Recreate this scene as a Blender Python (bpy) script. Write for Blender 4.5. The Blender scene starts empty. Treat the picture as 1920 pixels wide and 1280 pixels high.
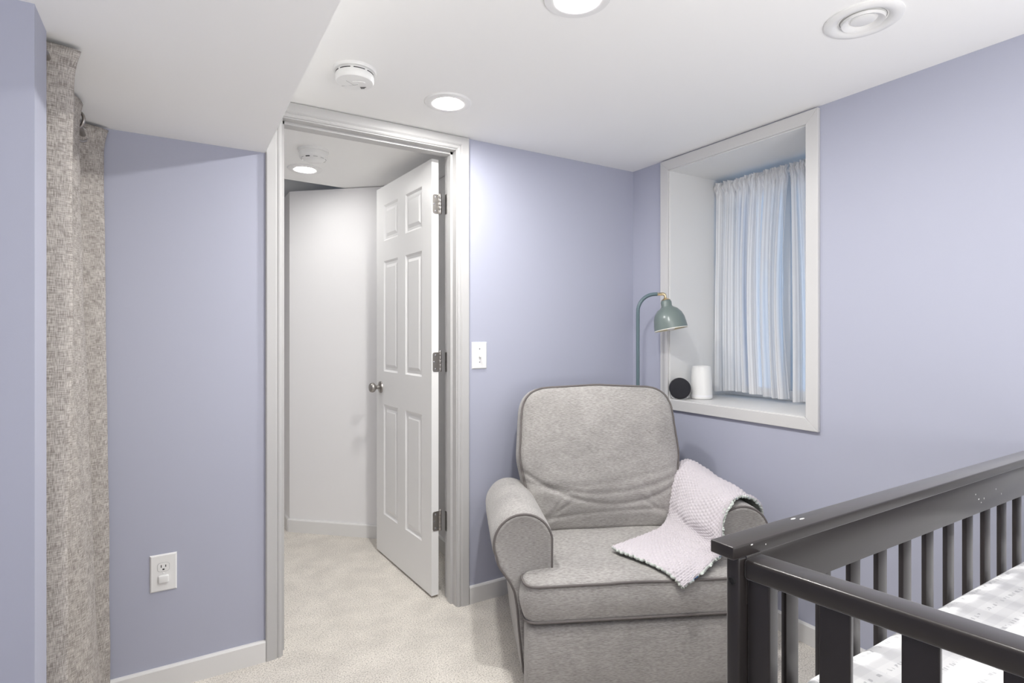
import bpy, bmesh, math, random
from mathutils import Vector, Matrix, noise
random.seed(7)
PI = math.pi
sc = bpy.context.scene
COL = sc.collection

# ------------------------------------------------------------------ camera
cam_d = bpy.data.cameras.new('camera')
cam = bpy.data.objects.new('camera', cam_d)
COL.objects.link(cam)
cam.location = (0, 0, 1.22)
cam.rotation_euler = (PI / 2, 0, -math.radians(31.1))
cam_d.sensor_width = 36.0
cam_d.lens = 1044 / 1920 * 36.0
cam_d.shift_y = -15 / 1920
cam_d.clip_start = 0.02
sc.camera = cam

# ------------------------------------------------------------------ world, exposure
w = bpy.data.worlds.new('sky')
sc.world = w
w.use_nodes = True
bg = w.node_tree.nodes['Background']
bg.inputs[0].default_value = (0.33, 0.58, 0.95, 1)
bg.inputs[1].default_value = 0.42
sc.view_settings.view_transform = 'Standard'
sc.view_settings.look = 'None'
sc.view_settings.gamma = 1
sc.view_settings.use_curve_mapping = False
sc.view_settings.exposure = 1.40
sc.cycles.max_bounces = 16
sc.cycles.diffuse_bounces = 10
sc.cycles.transparent_max_bounces = 12
sc.cycles.use_denoising = True
LAMP = 272.0          # emission of the recessed lamps' diffusers
HALL_LAMP = 47.0
FILL = 14.0

# added soft fill behind the camera, thrown up to brighten the ceiling
al = bpy.data.lights.new('fill_light', 'AREA')
al.shape = 'RECTANGLE'; al.size = 1.6; al.size_y = 1.0
al.energy = FILL
al.color = (1.0, 0.98, 0.935)
alo = bpy.data.objects.new('fill_light', al)
COL.objects.link(alo)
alo.location = (0.80, -0.75, 1.02)
alo.rotation_euler = Vector((-0.02, 0.30, 0.95)).to_track_quat('-Z', 'Y').to_euler()

# ------------------------------------------------------------------ room measures (metres)
CEIL = 2.10
SOFF = 1.894
SX = 0.285            # soffit edge
BW = 2.258            # face of the door wall
BT = 0.115            # its thickness
RW = 2.133            # face of the window wall
LW, FW = -1.0, -1.6   # left wall and the wall behind the camera
DX0, DX1, DZ = 0.346, 1.070, 2.0385   # door opening
WY0, WY1, WZ0, WZ1 = 1.282, 1.990, 0.893, 2.038   # window recess opening
WD = 0.36             # recess depth

# ------------------------------------------------------------------ materials
def mat(name, color, rough=0.5, metal=0.0, spec=0.5, **kw):
    m = bpy.data.materials.new(name)
    m.use_nodes = True
    b = m.node_tree.nodes['Principled BSDF']
    b.inputs['Base Color'].default_value = (*color, 1)
    b.inputs['Roughness'].default_value = rough
    b.inputs['Metallic'].default_value = metal
    b.inputs['Specular IOR Level'].default_value = spec
    for k, v in kw.items():
        b.inputs[k.replace('_', ' ')].default_value = v
    return m

def nodes(m):
    nt = m.node_tree
    return nt, nt.nodes, nt.links, nt.nodes['Principled BSDF']

def add_bump(m, scale=200, strength=0.2, dist=0.002, stretch=(1, 1, 1), detail=3, coord='Object', rough=0.55):
    nt, N, L, b = nodes(m)
    tc = N.new('ShaderNodeTexCoord')
    mp = N.new('ShaderNodeMapping')
    mp.inputs['Scale'].default_value = stretch
    nz = N.new('ShaderNodeTexNoise')
    nz.inputs['Scale'].default_value = scale
    nz.inputs['Detail'].default_value = detail
    nz.inputs['Roughness'].default_value = rough
    bp = N.new('ShaderNodeBump')
    bp.inputs['Strength'].default_value = strength
    bp.inputs['Distance'].default_value = dist
    L.new(tc.outputs[coord], mp.inputs['Vector'])
    L.new(mp.outputs[0], nz.inputs['Vector'])
    L.new(nz.outputs['Fac'], bp.inputs['Height'])
    L.new(bp.outputs[0], b.inputs['Normal'])
    return nz

def mix_noise(m, c0, c1, lo=0.35, hi=0.65, **kw):
    """colour between c0 and c1 by a noise that also drives a bump"""
    nz = add_bump(m, **kw)
    nt, N, L, b = nodes(m)
    cr = N.new('ShaderNodeValToRGB')
    cr.color_ramp.elements[0].position = lo
    cr.color_ramp.elements[1].position = hi
    cr.color_ramp.elements[0].color = (*c0, 1)
    cr.color_ramp.elements[1].color = (*c1, 1)
    L.new(nz.outputs['Fac'], cr.inputs[0])
    L.new(cr.outputs[0], b.inputs['Base Color'])
    return cr

M = {}
M['lilac'] = mat('lilac_paint', (0.440, 0.455, 0.550), 0.55, spec=0.3)
add_bump(M['lilac'], 260, 0.06, 0.001)
M['ceiling'] = mat('ceiling_paint', (0.92, 0.92, 0.91), 0.8, spec=0.2)
add_bump(M['ceiling'], 180, 0.05, 0.001)
M['white'] = mat('white_trim_paint', (0.62, 0.615, 0.61), 0.35, spec=0.4)
M['lining'] = mat('recess_lining_paint', (0.76, 0.76, 0.755), 0.4, spec=0.35)
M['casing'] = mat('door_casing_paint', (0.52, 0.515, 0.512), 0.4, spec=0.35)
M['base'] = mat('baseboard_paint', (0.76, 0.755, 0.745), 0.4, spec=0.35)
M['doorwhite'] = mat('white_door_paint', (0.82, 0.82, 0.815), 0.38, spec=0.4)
M['hallwhite'] = mat('hall_paint', (0.84, 0.835, 0.84), 0.7, spec=0.25)
M['plastic'] = mat('white_plastic', (0.82, 0.82, 0.81), 0.3)
M['dark'] = mat('dark_slot', (0.02, 0.02, 0.022), 0.6)
M['nickel'] = mat('brushed_nickel', (0.42, 0.40, 0.38), 0.32, 1.0)
M['brass'] = mat('brass', (0.80, 0.66, 0.42), 0.25, 1.0)
M['lampgreen'] = mat('green_grey_enamel', (0.165, 0.205, 0.197), 0.28, spec=0.5)
M['lamparm'] = mat('blue_green_enamel', (0.10, 0.15, 0.17), 0.4, spec=0.5)
M['lampin'] = mat('cream_enamel', (0.62, 0.55, 0.38), 0.5)
M['rim'] = mat('cream_rim', (0.85, 0.83, 0.76), 0.4)
M['bulb'] = mat('frosted_glass', (0.86, 0.86, 0.88), 0.35)
M['cribwood'] = mat('charcoal_crib_paint', (0.022, 0.0175, 0.0165), 0.30, spec=0.5, IOR=1.5, Sheen_Weight=0.55, Sheen_Roughness=0.35)
add_bump(M['cribwood'], 60, 0.03, 0.001, (1, 1, 8))
M['seam'] = mat('grey_seam', (0.35, 0.35, 0.35), 0.6)
M['bolt'] = mat('black_bolt', (0.006, 0.006, 0.007), 0.7)
M['boltsteel'] = mat('grey_bolt', (0.35, 0.35, 0.38), 0.35, 0.8)
M['bulkhead'] = mat('pale_drywall', (0.78, 0.78, 0.77), 0.5)
M['joist'] = mat('dark_wood', (0.12, 0.095, 0.08), 0.8)
M['speaker'] = mat('charcoal_mesh_fabric', (0.018, 0.018, 0.024), 0.85)
add_bump(M['speaker'], 900, 0.4, 0.001)
M['clear'] = mat('pale_plastic', (0.7, 0.7, 0.72), 0.2)
M['vinyl'] = mat('white_vinyl', (0.80, 0.80, 0.80), 0.4)

# carpet
M['carpet'] = mat('beige_carpet', (0.6, 0.55, 0.5), 0.95, spec=0.1)
def _carpet():
    m = M['carpet']
    nt, N, L, b = nodes(m)
    tc = N.new('ShaderNodeTexCoord')
    n1 = N.new('ShaderNodeTexNoise'); n1.inputs['Scale'].default_value = 190; n1.inputs['Detail'].default_value = 4; n1.inputs['Roughness'].default_value = 0.7
    n2 = N.new('ShaderNodeTexNoise'); n2.inputs['Scale'].default_value = 9; n2.inputs['Detail'].default_value = 4
    L.new(tc.outputs['Object'], n1.inputs['Vector']); L.new(tc.outputs['Object'], n2.inputs['Vector'])
    cr = N.new('ShaderNodeValToRGB')
    e = cr.color_ramp.elements
    e[0].position = 0.36; e[0].color = (0.40, 0.365, 0.325, 1)
    e[1].position = 0.62; e[1].color = (0.88, 0.835, 0.775, 1)
    x = e.new(0.47); x.color = (0.73, 0.69, 0.63, 1)
    L.new(n1.outputs['Fac'], cr.inputs[0])
    cr2 = N.new('ShaderNodeValToRGB')
    cr2.color_ramp.elements[0].position = 0.35; cr2.color_ramp.elements[0].color = (0.92, 0.92, 0.92, 1)
    cr2.color_ramp.elements[1].position = 0.65; cr2.color_ramp.elements[1].color = (1.05, 1.05, 1.05, 1)
    L.new(n2.outputs['Fac'], cr2.inputs[0])
    mx = N.new('ShaderNodeMixRGB'); mx.blend_type = 'MULTIPLY'; mx.inputs[0].default_value = 1
    L.new(cr.outputs[0], mx.inputs[1]); L.new(cr2.outputs[0], mx.inputs[2])
    L.new(mx.outputs[0], b.inputs['Base Color'])
    ad = N.new('ShaderNodeMath'); ad.operation = 'MULTIPLY_ADD'; ad.inputs[1].default_value = 0.35
    L.new(n2.outputs['Fac'], ad.inputs[0]); L.new(n1.outputs['Fac'], ad.inputs[2])
    bp = N.new('ShaderNodeBump'); bp.inputs['Strength'].default_value = 0.55; bp.inputs['Distance'].default_value = 0.008
    L.new(ad.outputs[0], bp.inputs['Height']); L.new(bp.outputs[0], b.inputs['Normal'])
_carpet()

# chair cloth: fine horizontal weave with soft worn patches
M['chair'] = mat('taupe_chair_cloth', (0.35, 0.33, 0.31), 0.85, spec=0.15)
def _chair():
    m = M['chair']
    nt, N, L, b = nodes(m)
    tc = N.new('ShaderNodeTexCoord')
    mp = N.new('ShaderNodeMapping'); mp.inputs['Scale'].default_value = (0.22, 0.5, 1.6)
    L.new(tc.outputs['Object'], mp.inputs['Vector'])
    n1 = N.new('ShaderNodeTexNoise'); n1.inputs['Scale'].default_value = 330; n1.inputs['Detail'].default_value = 3
    L.new(mp.outputs[0], n1.inputs['Vector'])
    n2 = N.new('ShaderNodeTexNoise'); n2.inputs['Scale'].default_value = 7; n2.inputs['Detail'].default_value = 3
    L.new(tc.outputs['Object'], n2.inputs['Vector'])
    cr = N.new('ShaderNodeValToRGB')
    cr.color_ramp.elements[0].position = 0.25; cr.color_ramp.elements[0].color = (0.243, 0.229, 0.217, 1)
    cr.color_ramp.elements[1].position = 0.72; cr.color_ramp.elements[1].color = (0.45, 0.433, 0.416, 1)
    L.new(n1.outputs['Fac'], cr.inputs[0])
    cr2 = N.new('ShaderNodeValToRGB')
    cr2.color_ramp.elements[0].position = 0.32; cr2.color_ramp.elements[0].color = (0.90, 0.90, 0.90, 1)
    cr2.color_ramp.elements[1].position = 0.62; cr2.color_ramp.elements[1].color = (1.06, 1.06, 1.06, 1)
    L.new(n2.outputs['Fac'], cr2.inputs[0])
    mx = N.new('ShaderNodeMixRGB'); mx.blend_type = 'MULTIPLY'; mx.inputs[0].default_value = 1
    L.new(cr.outputs[0], mx.inputs[1]); L.new(cr2.outputs[0], mx.inputs[2])
    L.new(mx.outputs[0], b.inputs['Base Color'])
    bp = N.new('ShaderNodeBump'); bp.inputs['Strength'].default_value = 0.25; bp.inputs['Distance'].default_value = 0.002
    L.new(n1.outputs['Fac'], bp.inputs['Height']); L.new(bp.outputs[0], b.inputs['Normal'])
    b.inputs['Sheen Weight'].default_value = 0.25
    b.inputs['Sheen Roughness'].default_value = 0.5
_chair()
M['piping'] = mat('shaded_piping', (0.17, 0.155, 0.15), 0.8, spec=0.1)  # darker than the cloth: shade along the seams is put into the colour

# closet curtain: slubby linen weave (UV in metres)
M['linen'] = mat('slub_linen', (0.4, 0.36, 0.33), 0.9, spec=0.1)
def _linen():
    m = M['linen']
    nt, N, L, b = nodes(m)
    tc = N.new('ShaderNodeTexCoord')
    outs = []
    for sx_, sy_, s in ((1.0, 0.08, 680), (0.08, 1.0, 680), (1, 1, 30)):
        mp = N.new('ShaderNodeMapping'); mp.inputs['Scale'].default_value = (sx_, sy_, 1)
        L.new(tc.outputs['UV'], mp.inputs['Vector'])
        n = N.new('ShaderNodeTexNoise'); n.inputs['Scale'].default_value = s; n.inputs['Detail'].default_value = 3
        L.new(mp.outputs[0], n.inputs['Vector'])
        outs.append(n.outputs['Fac'])
    a = N.new('ShaderNodeMath'); a.operation = 'ADD'
    L.new(outs[0], a.inputs[0]); L.new(outs[1], a.inputs[1])
    c = N.new('ShaderNodeMath'); c.operation = 'MULTIPLY_ADD'; c.inputs[1].default_value = 0.35
    L.new(outs[2], c.inputs[0]); L.new(a.outputs[0], c.inputs[2])
    cr = N.new('ShaderNodeValToRGB')
    e = cr.color_ramp.elements
    e[0].position = 0.52; e[0].color = (0.245, 0.222, 0.203, 1)
    e[1].position = 0.71; e[1].color = (0.56, 0.525, 0.487, 1)
    d = N.new('ShaderNodeMath'); d.operation = 'MULTIPLY'; d.inputs[1].default_value = 0.52
    L.new(c.outputs[0], d.inputs[0]); L.new(d.outputs[0], cr.inputs[0])
    L.new(cr.outputs[0], b.inputs['Base Color'])
    bp = N.new('ShaderNodeBump'); bp.inputs['Strength'].default_value = 0.12; bp.inputs['Distance'].default_value = 0.002
    L.new(a.outputs[0], bp.inputs['Height']); L.new(bp.outputs[0], b.inputs['Normal'])
_linen()

# sheer striped window curtain (UV.x in metres of cloth)
M['sheer'] = bpy.data.materials.new('striped_sheer_cotton')
def _sheer():
    m = M['sheer']; m.use_nodes = True
    nt = m.node_tree; N = nt.nodes; L = nt.links
    N.clear()
    out = N.new('ShaderNodeOutputMaterial')
    tc = N.new('ShaderNodeTexCoord')
    sp = N.new('ShaderNodeSeparateXYZ'); L.new(tc.outputs['UV'], sp.inputs[0])
    mu = N.new('ShaderNodeMath'); mu.operation = 'MULTIPLY'; mu.inputs[1].default_value = 2 * PI / 0.0135
    L.new(sp.outputs[0], mu.inputs[0])
    si = N.new('ShaderNodeMath'); si.operation = 'SINE'; L.new(mu.outputs[0], si.inputs[0])
    cr = N.new('ShaderNodeValToRGB')
    cr.color_ramp.elements[0].position = 0.50; cr.color_ramp.elements[0].color = (0.95, 0.945, 0.94, 1)
    cr.color_ramp.elements[1].position = 0.72; cr.color_ramp.elements[1].color = (0.80, 0.79, 0.79, 1)
    mr = N.new('ShaderNodeMapRange'); mr.inputs[1].default_value = -1; mr.inputs[2].default_value = 1
    L.new(si.outputs[0], mr.inputs[0]); L.new(mr.outputs[0], cr.inputs[0])
    df = N.new('ShaderNodeBsdfDiffuse'); L.new(cr.outputs[0], df.inputs[0])
    tr = N.new('ShaderNodeBsdfTranslucent'); L.new(cr.outputs[0], tr.inputs[0])
    m1 = N.new('ShaderNodeMixShader'); m1.inputs[0].default_value = 0.22
    L.new(df.outputs[0], m1.inputs[1]); L.new(tr.outputs[0], m1.inputs[2])
    tp = N.new('ShaderNodeBsdfTransparent')
    m2 = N.new('ShaderNodeMixShader'); m2.inputs[0].default_value = 0.16
    mp = N.new('ShaderNodeMapping'); mp.inputs['Scale'].default_value = (22, 0.7, 1)
    nz = N.new('ShaderNodeTexNoise'); nz.inputs['Scale'].default_value = 1.0; nz.inputs['Detail'].default_value = 2
    L.new(tc.outputs['UV'], mp.inputs[0]); L.new(mp.outputs[0], nz.inputs['Vector'])
    tm = N.new('ShaderNodeMapRange'); tm.inputs[1].default_value = .45; tm.inputs[2].default_value = .75; tm.inputs[3].default_value = .05; tm.inputs[4].default_value = .50
    L.new(nz.outputs['Fac'], tm.inputs[0])
    hd = N.new('ShaderNodeMapRange'); hd.inputs[1].default_value = .86; hd.inputs[2].default_value = .93; hd.inputs[3].default_value = 1; hd.inputs[4].default_value = 0
    L.new(sp.outputs[1], hd.inputs[0])
    mm = N.new('ShaderNodeMath'); mm.operation = 'MULTIPLY'; L.new(tm.outputs[0], mm.inputs[0]); L.new(hd.outputs[0], mm.inputs[1])
    L.new(mm.outputs[0], m2.inputs[0])
    L.new(m1.outputs[0], m2.inputs[1]); L.new(tp.outputs[0], m2.inputs[2])
    L.new(m2.outputs[0], out.inputs[0])
_sheer()

M['minky'] = mat('pale_pink_minky', (0.585, 0.545, 0.572), 0.9, spec=0.1)
M['minky'].node_tree.nodes['Principled BSDF'].inputs['Sheen Weight'].default_value = 0.3
add_bump(M['minky'], 500, 0.15, 0.001)
M['backing'] = mat('printed_backing', (0.5, 0.53, 0.5), 0.9, spec=0.1)
mix_noise(M['backing'], (0.08, 0.16, 0.32), (0.60, 0.64, 0.60), 0.30, 0.37, scale=16, strength=0.05)

# printed cot sheet: pale grey bands and rows of small strokes
M['sheet'] = mat('printed_sheet', (0.84, 0.84, 0.84), 0.85, spec=0.15)
def _sheet():
    m = M['sheet']
    nt, N, L, b = nodes(m)
    tc = N.new('ShaderNodeTexCoord')
    sp = N.new('ShaderNodeSeparateXYZ'); L.new(tc.outputs['Object'], sp.inputs[0])
    def math_(op, a, bb=None, c=None):
        n = N.new('ShaderNodeMath'); n.operation = op
        for i, v in enumerate((a, bb, c)):
            if v is None: continue
            if isinstance(v, (int, float)): n.inputs[i].default_value = v
            else: L.new(v, n.inputs[i])
        return n.outputs[0]
    fy = math_('FRACT', math_('DIVIDE', sp.outputs[1], 0.046))
    band = math_('LESS_THAN', fy, 0.40)
    fx = math_('FRACT', math_('DIVIDE', sp.outputs[0], 0.10))
    bx = math_('LESS_THAN', fx, 0.5)
    check = math_('MULTIPLY', math_('ADD', band, bx), 0.5)
    tick_row = math_('LESS_THAN', math_('ABSOLUTE', math_('SUBTRACT', fy, 0.72)), 0.075)
    nz = N.new('ShaderNodeTexNoise'); nz.inputs['Scale'].default_value = 150; nz.inputs['Detail'].default_value = 1
    mp = N.new('ShaderNodeMapping'); mp.inputs['Scale'].default_value = (1, 0.35, 0.2); mp.inputs['Rotation'].default_value = (0, 0, 0.5)
    L.new(tc.outputs['Object'], mp.inputs[0]); L.new(mp.outputs[0], nz.inputs['Vector'])
    tick = math_('MULTIPLY', tick_row, math_('GREATER_THAN', nz.outputs['Fac'], 0.56))
    mx = N.new('ShaderNodeMixRGB'); mx.inputs[1].default_value = (0.78, 0.78, 0.78, 1); mx.inputs[2].default_value = (0.68, 0.68, 0.69, 1)
    L.new(check, mx.inputs[0])
    m2 = N.new('ShaderNodeMixRGB'); m2.inputs[2].default_value = (0.42, 0.42, 0.44, 1)
    L.new(mx.outputs[0], m2.inputs[1]); L.new(math_('MULTIPLY', tick, 0.7), m2.inputs[0])
    L.new(m2.outputs[0], b.inputs['Base Color'])
_sheet()

M['glass'] = mat('window_glass', (1, 1, 1), 0.0, Transmission_Weight=1.0, IOR=1.2)

def emit(name, color, strength):
    m = bpy.data.materials.new(name); m.use_nodes = True
    N = m.node_tree.nodes; N.clear()
    o = N.new('ShaderNodeOutputMaterial'); e = N.new('ShaderNodeEmission')
    e.inputs[0].default_value = (*color, 1); e.inputs[1].default_value = strength
    m.node_tree.links.new(e.outputs[0], o.inputs[0])
    return m
M['lit'] = emit('lit_diffuser', (1.0, 0.985, 0.955), LAMP)
M['lit_door'] = emit('lit_door_diffuser', (1.0, 0.985, 0.955), LAMP * .64)
M['lit_end'] = emit('lit_end_diffuser', (1.0, 0.985, 0.955), LAMP * .38)
M['lit_hall'] = emit('lit_hall_diffuser', (1.0, 0.985, 0.96), HALL_LAMP)

# ------------------------------------------------------------------ helpers
def finish(name, bm, m, parent=None, smooth=35, uv=None):
    """link a bmesh as ONE object"""
    bmesh.ops.recalc_face_normals(bm, faces=bm.faces) if uv is None else None
    me = bpy.data.meshes.new(name)
    bm.to_mesh(me); bm.free()
    for mm in (m if isinstance(m, (list, tuple)) else [m]):
        me.materials.append(mm)
    if smooth:
        for p in me.polygons: p.use_smooth = True
        me.set_sharp_from_angle(angle=math.radians(smooth))
    o = bpy.data.objects.new(name, me)
    COL.objects.link(o)
    if parent is not None: o.parent = parent
    return o

def tag(o, label, cat, group=None, kind=None):
    o['label'] = label; o['category'] = cat
    if group: o['group'] = group
    if kind: o['kind'] = kind
    return o

def struct(o, label=None, cat=None):
    o['kind'] = 'structure'
    if label: o['label'] = label
    if cat: o['category'] = cat
    return o

def thing(name, loc, rz, label, cat, group=None, kind=None):
    o = bpy.data.objects.new(name, None)
    o.empty_display_size = 0.1
    COL.objects.link(o)
    o.location = loc; o.rotation_euler = (0, 0, rz)
    return tag(o, label, cat, group, kind)

def dup(root, loc, rz, label):
    r = root.copy(); COL.objects.link(r); r.location = loc; r.rotation_euler = (0, 0, rz); r['label'] = label
    for ch in list(root.children):
        c = ch.copy(); COL.objects.link(c); c.parent = r
        for g in list(ch.children):
            d = g.copy(); COL.objects.link(d); d.parent = c
    return r

def add_box(bm, x0, x1, y0, y1, z0, z1, bev=0.0, seg=2):
    r = bmesh.ops.create_cube(bm, size=1)
    vs = r['verts']
    for v in vs:
        v.co = Vector(((x0 + x1) / 2 + v.co.x * (x1 - x0), (y0 + y1) / 2 + v.co.y * (y1 - y0), (z0 + z1) / 2 + v.co.z * (z1 - z0)))
    if bev:
        es = list({e for v in vs for e in v.link_edges})
        bmesh.ops.bevel(bm, geom=es, offset=bev, segments=seg, affect='EDGES', profile=0.5)
    return bm

def box(name, x0, x1, y0, y1, z0, z1, m, parent=None, bev=0.0, seg=2):
    bm = bmesh.new(); add_box(bm, x0, x1, y0, y1, z0, z1, bev, seg)
    return finish(name, bm, m, parent)

def add_tube(bm, pts, r, seg=10, closed=False):
    pts = [Vector(p) for p in pts]
    n = len(pts)
    rr = r if isinstance(r, (list, tuple)) else [r] * n
    t0 = (pts[1] - pts[0]).normalized()
    up = Vector((0, 0, 1)) if abs(t0.z) < 0.9 else Vector((1, 0, 0))
    nrm = (up - t0 * up.dot(t0)).normalized()
    rings = []
    for i in range(n):
        a = pts[i - 1] if (i > 0 or closed) else pts[i]
        b = pts[(i + 1) % n] if (i < n - 1 or closed) else pts[i]
        t = (b - a).normalized()
        nrm = (nrm - t * nrm.dot(t)).normalized()
        bn = t.cross(nrm)
        rings.append([bm.verts.new(pts[i] + (nrm * math.cos(2 * PI * k / seg) + bn * math.sin(2 * PI * k / seg)) * rr[i]) for k in range(seg)])
    for i in range(n if closed else n - 1):
        A, B = rings[i], rings[(i + 1) % n]
        for k in range(seg):
            bm.faces.new((A[k], A[(k + 1) % seg], B[(k + 1) % seg], B[k]))
    if not closed:
        bm.faces.new(rings[0][::-1]); bm.faces.new(rings[-1])
    return bm

def tube(name, pts, r, m, parent=None, seg=10, closed=False):
    bm = bmesh.new(); add_tube(bm, pts, r, seg, closed)
    return finish(name, bm, m, parent, 60)

def add_lathe(bm, prof, seg=48, mtx=None):
    rings = []
    for r, z in prof:
        if r < 1e-6:
            rings.append([bm.verts.new((0, 0, z))])
        else:
            rings.append([bm.verts.new((r * math.cos(2 * PI * k / seg), r * math.sin(2 * PI * k / seg), z)) for k in range(seg)])
    for A, B in zip(rings[:-1], rings[1:]):
        if len(A) == 1 and len(B) == 1: continue
        for k in range(seg):
            k2 = (k + 1) % seg
            if len(A) == 1: bm.faces.new((A[0], B[k2], B[k]))
            elif len(B) == 1: bm.faces.new((A[k], A[k2], B[0]))
            else: bm.faces.new((A[k], A[k2], B[k2], B[k]))
    if mtx is not None:
        for R in rings:
            for v in R: v.co = mtx @ v.co
    return bm

def lathe(name, prof, m, parent=None, seg=48, mtx=None, smooth=40):
    bm = bmesh.new(); add_lathe(bm, prof, seg, mtx)
    return finish(name, bm, m, parent, smooth)

def grid(name, f, nu, nv, m, parent=None, uvf=None, solid=0.0, smooth=80):
    """sheet f(i/nu, j/nv) with UV"""
    me = bpy.data.meshes.new(name)
    V = [f(i / nu, j / nv) for j in range(nv + 1) for i in range(nu + 1)]
    F = [(j * (nu + 1) + i, j * (nu + 1) + i + 1, (j + 1) * (nu + 1) + i + 1, (j + 1) * (nu + 1) + i) for j in range(nv) for i in range(nu)]
    me.from_pydata([tuple(v) for v in V], [], F)
    for mm in (m if isinstance(m, (list, tuple)) else [m]): me.materials.append(mm)
    ul = me.uv_layers.new(name='UVMap')
    for lp in me.loops:
        i, j = lp.vertex_index % (nu + 1), lp.vertex_index // (nu + 1)
        ul.data[lp.index].uv = uvf(i / nu, j / nv) if uvf else (i / nu, j / nv)
    for p in me.polygons: p.use_smooth = True
    o = bpy.data.objects.new(name, me); COL.objects.link(o)
    if parent is not None: o.parent = parent
    if solid:
        md = o.modifiers.new('thick', 'SOLIDIFY'); md.thickness = solid; md.offset = -1
    return o

def arc(cx, cz, r, a0, a1, n):
    return [(cx + r * math.cos(math.radians(a0 + (a1 - a0) * i / n)), cz + r * math.sin(math.radians(a0 + (a1 - a0) * i / n))) for i in range(n + 1)]

def resample(pts, n, closed=True):
    P = [Vector(p) for p in pts]
    if closed: P = P + [P[0]]
    L = [0]
    for a, b in zip(P[:-1], P[1:]): L.append(L[-1] + (b - a).length)
    out = []; k = 0
    for i in range(n):
        s = L[-1] * i / (n if closed else n - 1)
        while k < len(L) - 2 and L[k + 1] < s: k += 1
        t = (s - L[k]) / max(1e-9, L[k + 1] - L[k])
        out.append(P[k].lerp(P[k + 1], min(1, t)))
    return out

def round_poly(corners, n=8):
    """corners: (x, y, radius) -> rounded outline"""
    out = []
    m = len(corners)
    for i in range(m):
        x, y, r = corners[i]
        p = Vector((x, y)); a = Vector(corners[i - 1][:2]); b = Vector(corners[(i + 1) % m][:2])
        if r <= 0: out.append(p); continue
        u = (a - p).normalized(); v = (b - p).normalized()
        ang = u.angle(v); d = min(r / math.tan(ang / 2), 0.49 * (a - p).length, 0.49 * (b - p).length)
        q0, q1 = p + u * d, p + v * d
        for k in range(n + 1):
            t = k / n
            out.append(q0 * (1 - t) ** 2 + p * 2 * t * (1 - t) + q1 * t ** 2)
    return out

# ------------------------------------------------------------------ the setting
struct(box('floor', LW - .1, 3.2, FW - .1, 5.2, -0.1, 0.0, M['carpet']), 'beige cut pile carpet covering room and hallway', 'carpet')

bm = bmesh.new()
add_box(bm, SX, RW + .6, FW - .1, BW, CEIL, CEIL + .12)
struct(finish('ceiling', bm, M['ceiling'], None, 0), 'flat white bedroom ceiling with recessed lights', 'ceiling')
bm = bmesh.new()
add_box(bm, LW - .1, SX, FW - .1, BW, SOFF, CEIL + .12)
struct(finish('ceiling_soffit', bm, M['ceiling'], None, 0), 'lowered white ceiling over curtain and outlet wall', 'ceiling')
# hall ceiling, cut along a slant where the stair opening begins
bm = bmesh.new()
hc = [(-.6, BW), (RW, BW), (RW, 3.9), (.86, 3.41), (.20, 3.36), (-.6, 3.30)]
lo = [bm.verts.new((x, y, CEIL)) for x, y in hc]; hi = [bm.verts.new((x, y, CEIL + .12)) for x, y in hc]
bm.faces.new(lo[::-1]); bm.faces.new(hi)
for i in range(len(hc)):
    k = (i + 1) % len(hc); bm.faces.new((lo[i], lo[k], hi[k], hi[i]))
struct(finish('ceiling_hall', bm, M['ceiling'], None, 0), 'white hallway ceiling beyond the door', 'ceiling')

# door wall
bm = bmesh.new()
add_box(bm, LW - .1, DX0 - .018, BW, BW + BT, 0, CEIL)
add_box(bm, DX1 + .018, 3.2, BW, BW + BT, 0, CEIL)
add_box(bm, DX0 - .018, DX1 + .018, BW, BW + BT, DZ + .018, CEIL)
struct(finish('wall_back', bm, M['lilac'], None, 0), 'lilac wall holding the open white door', 'wall')
# window wall
bm = bmesh.new()
T = 0.52
add_box(bm, RW, RW + T, WY1 + .018, BW, 0, CEIL)
add_box(bm, RW, RW + T, FW - .1, WY0 - .018, 0, CEIL)
add_box(bm, RW, RW + T, WY0 - .018, WY1 + .018, 0, WZ0 - .02)
add_box(bm, RW, RW + T, WY0 - .018, WY1 + .018, WZ1 + .018, CEIL)
struct(finish('wall_right', bm, M['lilac'], None, 0), 'lilac wall with the deep curtained window', 'wall')
# pier beside the closet opening
bm = bmesh.new()
add_box(bm, LW, -0.248, 1.480, 1.602, 0, SOFF)
struct(finish('wall_pier', bm, M['lilac'], None, 0), 'lilac wall end beside the closet curtain', 'wall')
struct(box('wall_left', LW - .1, LW, FW, BW, 0, SOFF, M['lilac']), 'lilac wall left of the camera', 'wall')
struct(box('wall_front', LW - .1, RW, FW - .1, FW, 0, CEIL, M['lilac']), 'lilac wall behind the camera', 'wall')

# hall walls
def prism(bm, pts, z0, z1):
    lo = [bm.verts.new((x, y, z0)) for x, y in pts]; hi = [bm.verts.new((x, y, z1)) for x, y in pts]
    bm.faces.new(lo[::-1]); bm.faces.new(hi)
    n = len(pts)
    for i in range(n):
        k = (i + 1) % n; bm.faces.new((lo[i], lo[k], hi[k], hi[i]))
bm = bmesh.new()
prism(bm, [(.600, 3.655), (1.28, 3.035), (1.28, BW + BT), (1.40, BW + BT), (1.40, 3.6), (1.4, 5.0), (.600, 5.0)], 0, CEIL - .004)
struct(finish('wall_hall', bm, M['hallwhite'], None, 0), 'white angled hallway wall seen through the doorway', 'wall')
bm = bmesh.new()
add_box(bm, -.6, -.5, BW + BT, 5.0, 0, 2.7)
add_box(bm, -.6, 1.4, 5.0, 5.1, 0, 2.7)
struct(finish('wall_hall_end', bm, M['hallwhite'], None, 0), 'white far walls of the hallway', 'wall')
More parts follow.
